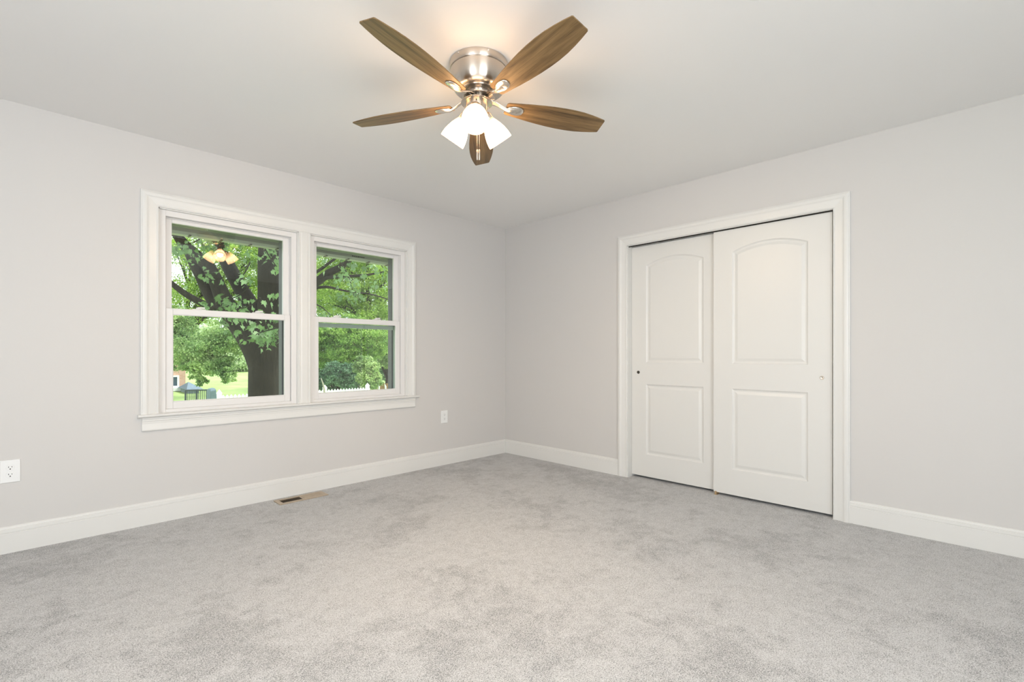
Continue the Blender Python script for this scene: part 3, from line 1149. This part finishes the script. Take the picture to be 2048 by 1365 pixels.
def tree(name, label, cat, base, trunk_r, blobs, nleaf, size, leafmat, seed, shape=DIAMOND, group=None, hang=.5, wood=1.0, fk=.5, fork_at=None):
    base = Vector(base)
    t = empty(name, base)
    tag(t, label, cat, group)
    r = random.Random(seed)
    mb = MB()
    top = sum((Vector(b_[0]) for b_ in blobs), Vector()) / len(blobs)
    fork = base.lerp(top, fk)
    fork += Vector((r.uniform(-.1, .1), r.uniform(-.1, .1), 0))
    if fork_at is not None:
        fork = Vector(fork_at)
    mid = base.lerp(fork, .5) + Vector((r.uniform(-.08, .08), 0, 0))
    mb.tube(bez([base, mid, fork], 4), rads([trunk_r * 1.25, trunk_r, trunk_r * .8], 4), 10)
    for c, rad in blobs:
        c = Vector(c)
        m1 = fork.lerp(c, .5) + Vector((r.uniform(-.2, .2), r.uniform(-.2, .2), .15))
        mb.tube(bez([fork, m1, c], 4), rads([trunk_r * .55, trunk_r * .35, trunk_r * .12], 4), 7)
        for q in range(3):
            e = c + Vector((r.uniform(-1, 1) * rad[0], r.uniform(-1, 1) * rad[1], r.uniform(-.6, .9) * rad[2])) * .8
            mb.tube(bez([m1, m1.lerp(e, .5) + Vector((0, 0, .1)), e], 3), rads([trunk_r * .22, trunk_r * .15, trunk_r * .05], 3), 5)
    o = mb.build('trunk', M['bark'], t, smooth=True, fix=False)
    o.matrix_parent_inverse = Matrix.Translation(base).inverted()
    V, F = leaves(crown_points(blobs, nleaf, seed), size, shape, hang, seed + 100)
    leaf_object('foliage', V, F, leafmat, t)
    return t


def P(px, py, d):
    return at(px, py, d)


def ground(px, d):
    p = at(px, 709.5, d)
    p.z = GZ + .9 * (p.y - .3) / 109.7 - .03
    return p


# --- the big maple close to the window
TD = 9.3
bs = ground(529, TD)
mt = empty('maple_tree', bs)
tag(mt, 'big old maple with a thick forked trunk, standing right outside the left window', 'tree')
mb = MB()
k_ = TD / F_PX


def limb(pxs, ws, d0, d1=None, n=12):
    d1 = d0 if d1 is None else d1
    m_ = len(pxs)
    pts = [P(x, y, d0 + (d1 - d0) * i / (m_ - 1)) for i, (x, y) in enumerate(pxs)]
    rr = [w / 2 * k_ for w in ws]
    mb.tube(bez(pts, 6), rads(rr, 6), n)


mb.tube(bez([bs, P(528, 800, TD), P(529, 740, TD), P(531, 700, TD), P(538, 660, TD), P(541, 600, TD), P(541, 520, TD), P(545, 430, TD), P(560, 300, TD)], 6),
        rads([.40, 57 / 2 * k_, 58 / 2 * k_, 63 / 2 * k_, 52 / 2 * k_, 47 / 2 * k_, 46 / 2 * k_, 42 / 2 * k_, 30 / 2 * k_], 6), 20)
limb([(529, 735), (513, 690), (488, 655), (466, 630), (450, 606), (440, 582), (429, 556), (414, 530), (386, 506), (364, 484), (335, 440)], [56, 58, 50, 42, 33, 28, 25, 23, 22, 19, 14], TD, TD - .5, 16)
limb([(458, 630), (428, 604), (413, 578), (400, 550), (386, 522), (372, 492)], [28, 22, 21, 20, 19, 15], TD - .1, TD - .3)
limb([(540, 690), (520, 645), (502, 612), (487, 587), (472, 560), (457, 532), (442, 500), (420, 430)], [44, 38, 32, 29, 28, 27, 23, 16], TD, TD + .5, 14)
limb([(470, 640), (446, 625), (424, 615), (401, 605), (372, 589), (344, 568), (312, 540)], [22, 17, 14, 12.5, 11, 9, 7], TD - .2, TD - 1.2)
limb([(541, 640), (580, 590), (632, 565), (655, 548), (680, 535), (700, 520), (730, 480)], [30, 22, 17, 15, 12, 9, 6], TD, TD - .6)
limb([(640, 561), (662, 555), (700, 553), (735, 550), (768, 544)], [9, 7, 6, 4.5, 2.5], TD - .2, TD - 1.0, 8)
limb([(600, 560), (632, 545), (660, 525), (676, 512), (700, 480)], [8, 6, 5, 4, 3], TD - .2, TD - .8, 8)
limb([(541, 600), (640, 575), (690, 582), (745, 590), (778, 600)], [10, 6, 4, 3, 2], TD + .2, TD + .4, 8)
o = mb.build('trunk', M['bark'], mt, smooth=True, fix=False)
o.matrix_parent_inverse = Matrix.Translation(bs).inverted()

# twigs and hanging leaf sprays of the maple, nearer than the trunk
pts_leaf = []
rl = random.Random(5)


def spray(path, d, nl, spread):
    pts = bez([P(x, y, d + .1 * i) for i, (x, y) in enumerate(path)], 5)
    o = MB().tube(pts, [.012 - .008 * i / (len(pts) - 1) for i in range(len(pts))], 5).build('twig', M['bark'], mt, smooth=True, fix=False)
    o.matrix_parent_inverse = Matrix.Translation(bs).inverted()
    for i in range(int(nl * 1.5)):
        p = pts[rl.randrange(len(pts) // 4, len(pts))]
        q = p + Vector((rl.gauss(0, spread), rl.gauss(0, spread * .7), rl.gauss(-spread * .5, spread * .7)))
        pts_leaf.append(q)


spray([(575, 600), (560, 630), (535, 645), (505, 650), (478, 645)], 7.4, 46, .17)
spray([(590, 640), (565, 655), (548, 668), (530, 670)], 7.2, 30, .14)
spray([(560, 655), (540, 660), (515, 668), (505, 676)], 7.1, 16, .10)
spray([(500, 572), (480, 590), (455, 600), (432, 604)], 7.6, 20, .12)
spray([(520, 596), (500, 612), (470, 620), (440, 622)], 7.5, 34, .11)
spray([(500, 525), (490, 545), (480, 556), (474, 566)], 7.3, 8, .07)
spray([(530, 498), (540, 515), (552, 532), (562, 545)], 7.2, 9, .08)
spray([(575, 572), (562, 580), (552, 590), (548, 600)], 7.0, 10, .07)
spray([(440, 538), (428, 545), (412, 548), (400, 550)], 7.6, 13, .10)
spray([(400, 478), (385, 486), (365, 490), (348, 488)], 7.8, 34, .14)
spray([(460, 474), (440, 480), (420, 484), (405, 488)], 7.8, 26, .12)
spray([(560, 486), (540, 492), (515, 494), (490, 492)], 7.8, 26, .12)
spray([(640, 500), (665, 508), (690, 515), (720, 525)], 7.6, 22, .14)
spray([(680, 525), (695, 548), (702, 570), (708, 592)], 7.4, 34, .14)
spray([(745, 510), (758, 525), (770, 540), (785, 552)], 7.6, 18, .16)
spray([(630, 608), (645, 616), (655, 625), (662, 632)], 7.8, 16, .14)
crown = crown_points([((bs.x - .5, bs.y, 5.2), (3.2, 2.6, 1.5)), ((bs.x + 1.6, bs.y + .3, 6.0), (2.6, 2.4, 1.8)), ((bs.x - 1.2, bs.y - .6, 7.2), (2.6, 2.2, 1.6)), ((bs.x + .3, bs.y - 1.6, 4.6), (2.2, 1.2, .9))], 9000, 77)
V2, F2 = leaves(crown, .20, DIAMOND, .4, 78)
leaf_object('upper_foliage', V2, F2, M['leaf_maple'], mt)  # crown out of view, added to shade the trunk and nearby ground
V, F = leaves(np.array([tuple(p) for p in pts_leaf]), .088, MAPLE, .85, 21)
leaf_object('foliage', V, F, M['leaf_maple'], mt)

# --- trees and shrubs further out: (px, py) of crown parts at a distance
GRP = None


def blob(px, py, d, rx, ry, rz):
    return (tuple(P(px, py, d)), (rx, ry, rz))


tree('leafy_tree', 'mid green tree with drooping boughs left of the big trunk', 'tree', ground(285, 15), .04,
     [blob(348, 665, 14.8, .5, .6, .8), blob(358, 650, 14.7, .45, .5, .35), blob(366, 680, 14.5, .4, .5, .4), blob(340, 690, 14.8, .5, .6, .5), blob(345, 715, 15, .35, .5, .45), blob(395, 700, 14.2, .7, .7, .38), blob(438, 690, 14.0, .75, .7, .42), blob(466, 668, 14, .6, .6, .42), blob(400, 722, 14, .55, .6, .36), blob(436, 728, 13.8, .45, .5, .36), blob(456, 748, 13.7, .22, .3, .22), blob(400, 757, 13.9, .22, .3, .18), blob(378, 735, 14, .3, .4, .2)],
     52000, .062, M['leaf_mid'], 31, fork_at=P(334, 715, 15))
tree('leafy_tree', 'pale yellow-green tree with sky gaps, upper left behind the maple limbs', 'tree', ground(300, 21), .22,
     [blob(355, 600, 20.5, 1.2, 1.2, .9), blob(430, 560, 21, 1.3, 1.2, 1.3), blob(500, 570, 21.5, 1.2, 1.2, 1.5), blob(380, 500, 21, 1.4, 1.2, .8), blob(470, 500, 21, 1.2, 1.2, .8), blob(520, 500, 21.5, 1.0, 1.0, 1.0), blob(440, 620, 20.5, 1.1, 1.1, .6)],
     40000, .08, M['leaf_bright'], 32)
tree('leafy_tree', 'tall yellow-green tree filling the upper right window', 'tree', ground(800, 21), .26,
     [blob(640, 560, 21, 1.2, 1.1, 1.3), blob(700, 530, 21.5, 1.5, 1.2, 1.2), blob(770, 560, 21, 1.2, 1.1, 1.3), blob(690, 600, 20.5, 1.3, 1.1, .9), blob(762, 640, 20.5, 1.0, 1.0, 1.0), blob(650, 660, 21, .8, .8, .7), blob(735, 500, 21, 1.4, 1.2, .8)],
     60000, .075, M['leaf_bright'], 33)
tree('leafy_tree', 'mid green tree with spreading boughs behind the white fence', 'tree', ground(712, 18.8), .20,
     [blob(655, 668, 18.5, .8, .7, .5), blob(725, 680, 18.6, 1.0, .7, .7), blob(690, 705, 18.4, .75, .6, .45), blob(645, 715, 18.6, .5, .6, .4), blob(753, 685, 18.5, .45, .4, .6), blob(700, 652, 18.7, .8, .6, .4), blob(680, 735, 18.4, .35, .4, .3)],
     60000, .065, M['leaf_lime'], 34)
tree('leafy_tree', 'dense dark tree standing furthest back behind the right window', 'tree', ground(690, 27), .3,
     [blob(640, 690, 27, 1.5, 1.2, 1.3), blob(710, 640, 27, 2.2, 1.2, 1.8), blob(780, 680, 27, 1.6, 1.2, 1.9), blob(700, 720, 26.6, 2.0, 1.2, 1.2), blob(780, 735, 26.5, 1.4, 1.0, 1.0), blob(640, 745, 26.5, 1.4, 1.0, .8), blob(655, 600, 27, 1.2, 1.0, .9)],
     40000, .10, M['leaf_dark'], 35)
tree('leafy_shrub', 'dark blue-green shrub behind the middle of the white fence', 'shrub', ground(680, 16.3), .06,
     [blob(685, 754, 16.3, .5, .35, .40), blob(694, 744, 16.2, .36, .3, .3), blob(672, 742, 16.3, .34, .3, .3), blob(696, 764, 16.2, .4, .3, .3), blob(660, 760, 16.4, .5, .35, .35), blob(642, 762, 16.4, .3, .3, .35)],
     22000, .06, M['leaf_dark'], 36)
tree('leafy_shrub', 'light green shrub at the right end of the white fence', 'shrub', ground(738, 15.2), .06,
     [blob(733, 752, 15.0, .28, .3, .34), blob(744, 760, 14.9, .26, .3, .28), blob(740, 738, 15, .24, .3, .3), blob(750, 748, 15, .18, .2, .2), blob(730, 732, 15.1, .3, .35, .3)],
     16000, .06, M['leaf_mid'], 37)
tree('leafy_tree', 'slim two-stemmed tree above the brown fence at the right', 'tree', ground(767, 20.2), .08,
     [blob(773, 722, 20.2, .45, .35, .4), blob(785, 705, 20.2, .45, .35, .5)],
     6000, .08, M['leaf_mid'], 38)
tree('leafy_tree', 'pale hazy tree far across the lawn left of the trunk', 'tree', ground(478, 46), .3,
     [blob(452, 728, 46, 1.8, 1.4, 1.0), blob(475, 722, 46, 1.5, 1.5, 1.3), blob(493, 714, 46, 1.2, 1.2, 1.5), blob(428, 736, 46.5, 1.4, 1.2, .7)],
     16000, .2, M['leaf_haze'], 39)
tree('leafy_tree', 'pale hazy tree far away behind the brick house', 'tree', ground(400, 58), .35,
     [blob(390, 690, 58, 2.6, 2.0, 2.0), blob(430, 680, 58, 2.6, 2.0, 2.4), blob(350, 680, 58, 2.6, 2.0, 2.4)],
     6000, .42, M['leaf_haze'], 40)

# --- white picket fence along the garden
FY0 = 9.5
fz = GZ + .9 * (FY0 - .3) / 109.7
fe = empty('picket_fence', (1.6, FY0, fz))
tag(fe, 'white painted picket fence crossing the garden behind the trunk', 'fence')
FT = .09
x0f, x1f = -.44, 3.60
mb = MB()
x = x0f
while x < x1f:
    mb.prism([(x, fz + .05), (x + .075, fz + .05), (x + .075, FT - .05), (x + .0375, FT), (x, FT - .05)], lambda u, w_, d: (u, d, w_), FY0 - .030, FY0 - .012)
    x += .088
o = build_at(mb, 'pickets', M['white_fence'], fe)
mb = MB()
for zz in (fz + .22, FT - .22):
    mb.box(x0f, x1f, FY0 - .012, FY0 + .03, zz, zz + .09)
build_at(mb, 'rails', M['white_fence'], fe)
for i in range(4):
    xp = x0f + .02 + i * (x1f - x0f - .1) / 3
    mb = MB().box(xp, xp + .09, FY0 + .03, FY0 + .12, fz - .05, FT + .03)
    mb.add([(xp - .01, FY0 + .02, FT + .03), (xp + .10, FY0 + .02, FT + .03), (xp + .10, FY0 + .13, FT + .03), (xp - .01, FY0 + .13, FT + .03), (xp + .045, FY0 + .075, FT + .13)],
           [(0, 1, 4), (1, 2, 4), (2, 3, 4), (3, 0, 4), (3, 2, 1, 0)])
    build_at(mb, 'post', M['white_fence'], fe)

# --- brown board fence further right
p0, p1 = ground(736, 19.5), ground(830, 19.5)
bf = empty('board_fence', p0)
tag(bf, 'brown wooden board fence at the right edge of the garden', 'fence')
dv = (p1 - p0)
dv.z = 0
L = dv.length
u = dv.normalized()
nrmv = Vector((-u.y, u.x, 0))
mb = MB()
nb = int(L / .15)
for i in range(nb):
    a = p0 + u * (i * .15)
    c = p0 + u * (i * .15 + .14)
    top = -.20 + .02 * ((i * 37) % 5) / 5 + .25 * i / nb
    q = [a, c, c + nrmv * .02, a + nrmv * .02]
    mb.add([(v_.x, v_.y, p0.z) for v_ in q] + [(v_.x, v_.y, top) for v_ in q],
           [(3, 2, 1, 0), (4, 5, 6, 7), (0, 1, 5, 4), (1, 2, 6, 5), (2, 3, 7, 6), (3, 0, 4, 7)])
build_at(mb, 'boards', M['brown_fence'], bf)
# two pale stakes in front of it
for pxs_ in (757, 770):
    b_ = ground(pxs_, 15.4)
    s_ = MB().tube([b_, P(pxs_ + 1, 774, 15.4), P(pxs_ + (0 if pxs_ == 757 else -.8), 769, 15.4)], [.03, .028, .012], 8)
    o = s_.build('garden_stake', M['white_fence'])
    tag(o, 'pale upright garden stake before the brown fence, ' + ('nearer the shrub' if pxs_ == 757 else 'nearer the window edge'), 'stake', 'pale garden stakes')
# thin bare sapling leaning by the fence
b_ = ground(650, 13.0)
s_ = MB().tube(bez([b_, P(649, 790, 13), P(647, 772, 13), P(642, 757, 13)], 4), rads([.03, .028, .022, .012], 4), 8)
tag(s_.build('bare_sapling', plain('pale_bark', (.38, .36, .28), .9), smooth=True), 'thin leaning bare sapling in front of the white fence', 'sapling')

# --- brick house at the far left
hd = 24.0
hx = P(371, 709.5, hd)
hz = ground(371, hd).z
bh = empty('brick_house', (hx.x, hx.y, hz))
tag(bh, 'red brick house at the far left of the garden view', 'house')
mb = MB().box(hx.x - 7, hx.x, hx.y, hx.y + 6, hz - .2, hz + 3.6)
build_at(mb, 'walls', M['brick'], bh)
mb = MB().add([(hx.x - 7.4, hx.y - .4, hz + 3.6), (hx.x + .4, hx.y - .4, hz + 3.6), (hx.x + .4, hx.y + 6.4, hz + 3.6), (hx.x - 7.4, hx.y + 6.4, hz + 3.6), (hx.x - 6.5, hx.y + 3, hz + 4.9), (hx.x - .5, hx.y + 3, hz + 4.9)],
              [(0, 1, 5, 4), (1, 2, 5), (2, 3, 4, 5), (3, 0, 4), (3, 2, 1, 0)])
build_at(mb, 'roof', M['slate_roof'], bh)
a, c = P(343, 772, hd), P(352.5, 754, hd)
wx0, wx1 = a.x - .1, c.x - .02
mb = rect_ring(MB(), wx0 - .07, wx1 + .07, a.z - .08, c.z + .08, .08, .08, .10, .08, hx.y - .08, hx.y + .02)
wf = build_at(mb, 'window_frame', M['white_house'], bh)
mb = MB().box(wx0, wx1, hx.y - .03, hx.y + .02, a.z, c.z)
o = mb.build('pane', M['dark_glass'], wf)
a2 = P(343, 777, hd)
mb = MB().box(wx0 - .18, wx1 + .18, hx.y - .16, hx.y, a.z - .24, a.z - .08)
o = build_at(mb, 'window_sill', M['white_house'], bh)

# --- shed with blue grey roof beside the house
sh0, sh1 = P(382, 790, 22.6), P(404, 790, 22.6)
sz = ground(390, 22).z
sb = empty('garden_shed', (sh0.x, sh0.y, sz))
tag(sb, 'small blue grey shed with a sloping shingle roof beside the brick house', 'shed')
zt = P(390, 779, 22.6).z
zr = P(390, 766, 22.6).z
mb = MB().box(sh0.x - .1, sh1.x - .05, sh0.y, sh0.y + 1.6, sz - .05, zt)
build_at(mb, 'walls', M['slate_wall'], sb)
mb = MB().add([(sh0.x - .2, sh0.y - .15, zt), (sh1.x + .12, sh0.y - .15, zt), (sh1.x + .12, sh0.y + 1.75, zt), (sh0.x - .2, sh0.y + 1.75, zt), (sh0.x + .05, sh0.y + .8, zr), (sh1.x - .30, sh0.y + .8, zr)],
              [(0, 1, 5, 4), (1, 2, 5), (2, 3, 4, 5), (3, 0, 4), (3, 2, 1, 0)])
build_at(mb, 'roof', M['slate_roof'], sb)
# --- black railing in front
ra, rb = P(371, 781, 17.5), P(416, 780.5, 17.5)
rz0 = ground(390, 17.5).z
rg = empty('garden_railing', (ra.x, ra.y, rz0))
tag(rg, 'thin black metal railing in front of the blue grey shed', 'railing')
mb = MB().tube([ra, rb], .028, 8)
build_at(mb, 'top_rail', M['iron'], rg)
mb = MB()
nb = 12
for i in range(nb + 1):
    q = ra.lerp(rb, i / nb)
    mb.tube([(q.x, q.y, rz0), (q.x, q.y, q.z)], .011 if i % 6 else .03, 6)
build_at(mb, 'balusters', M['iron'], rg)
# --- covered grill
ga, gb = P(417, 800, 16.5), P(432, 800, 16.5)
gz0 = ground(424, 16.5).z
gt = P(424, 776.5, 16.5).z
gr = empty('covered_grill', ((ga.x + gb.x) / 2, ga.y, gz0))
tag(gr, 'boxy grill under a blue grey fabric cover beside the railing', 'covered grill')
wd = (gb.x - ga.x)
mb = MB()
mb.add([(-wd * .5, -.30, 0), (wd * .62, -.30, 0), (wd * .62, .30, 0), (-wd * .5, .30, 0),
        (-wd * .5, -.26, gt - gz0 - .10), (wd * .45, -.26, gt - gz0 - .06), (wd * .45, .26, gt - gz0 - .06), (-wd * .5, .26, gt - gz0 - .10),
        (-wd * .40, -.14, gt - gz0 - .03), (wd * .34, -.14, gt - gz0), (wd * .34, .14, gt - gz0), (-wd * .40, .14, gt - gz0 - .03)],
       [(0, 1, 5, 4), (1, 2, 6, 5), (2, 3, 7, 6), (3, 0, 4, 7), (4, 5, 9, 8), (5, 6, 10, 9), (6, 7, 11, 10), (7, 4, 8, 11), (8, 9, 10, 11), (3, 2, 1, 0)])
mb.build('cover', M['cover'], gr, bevel=.015, smooth=True)
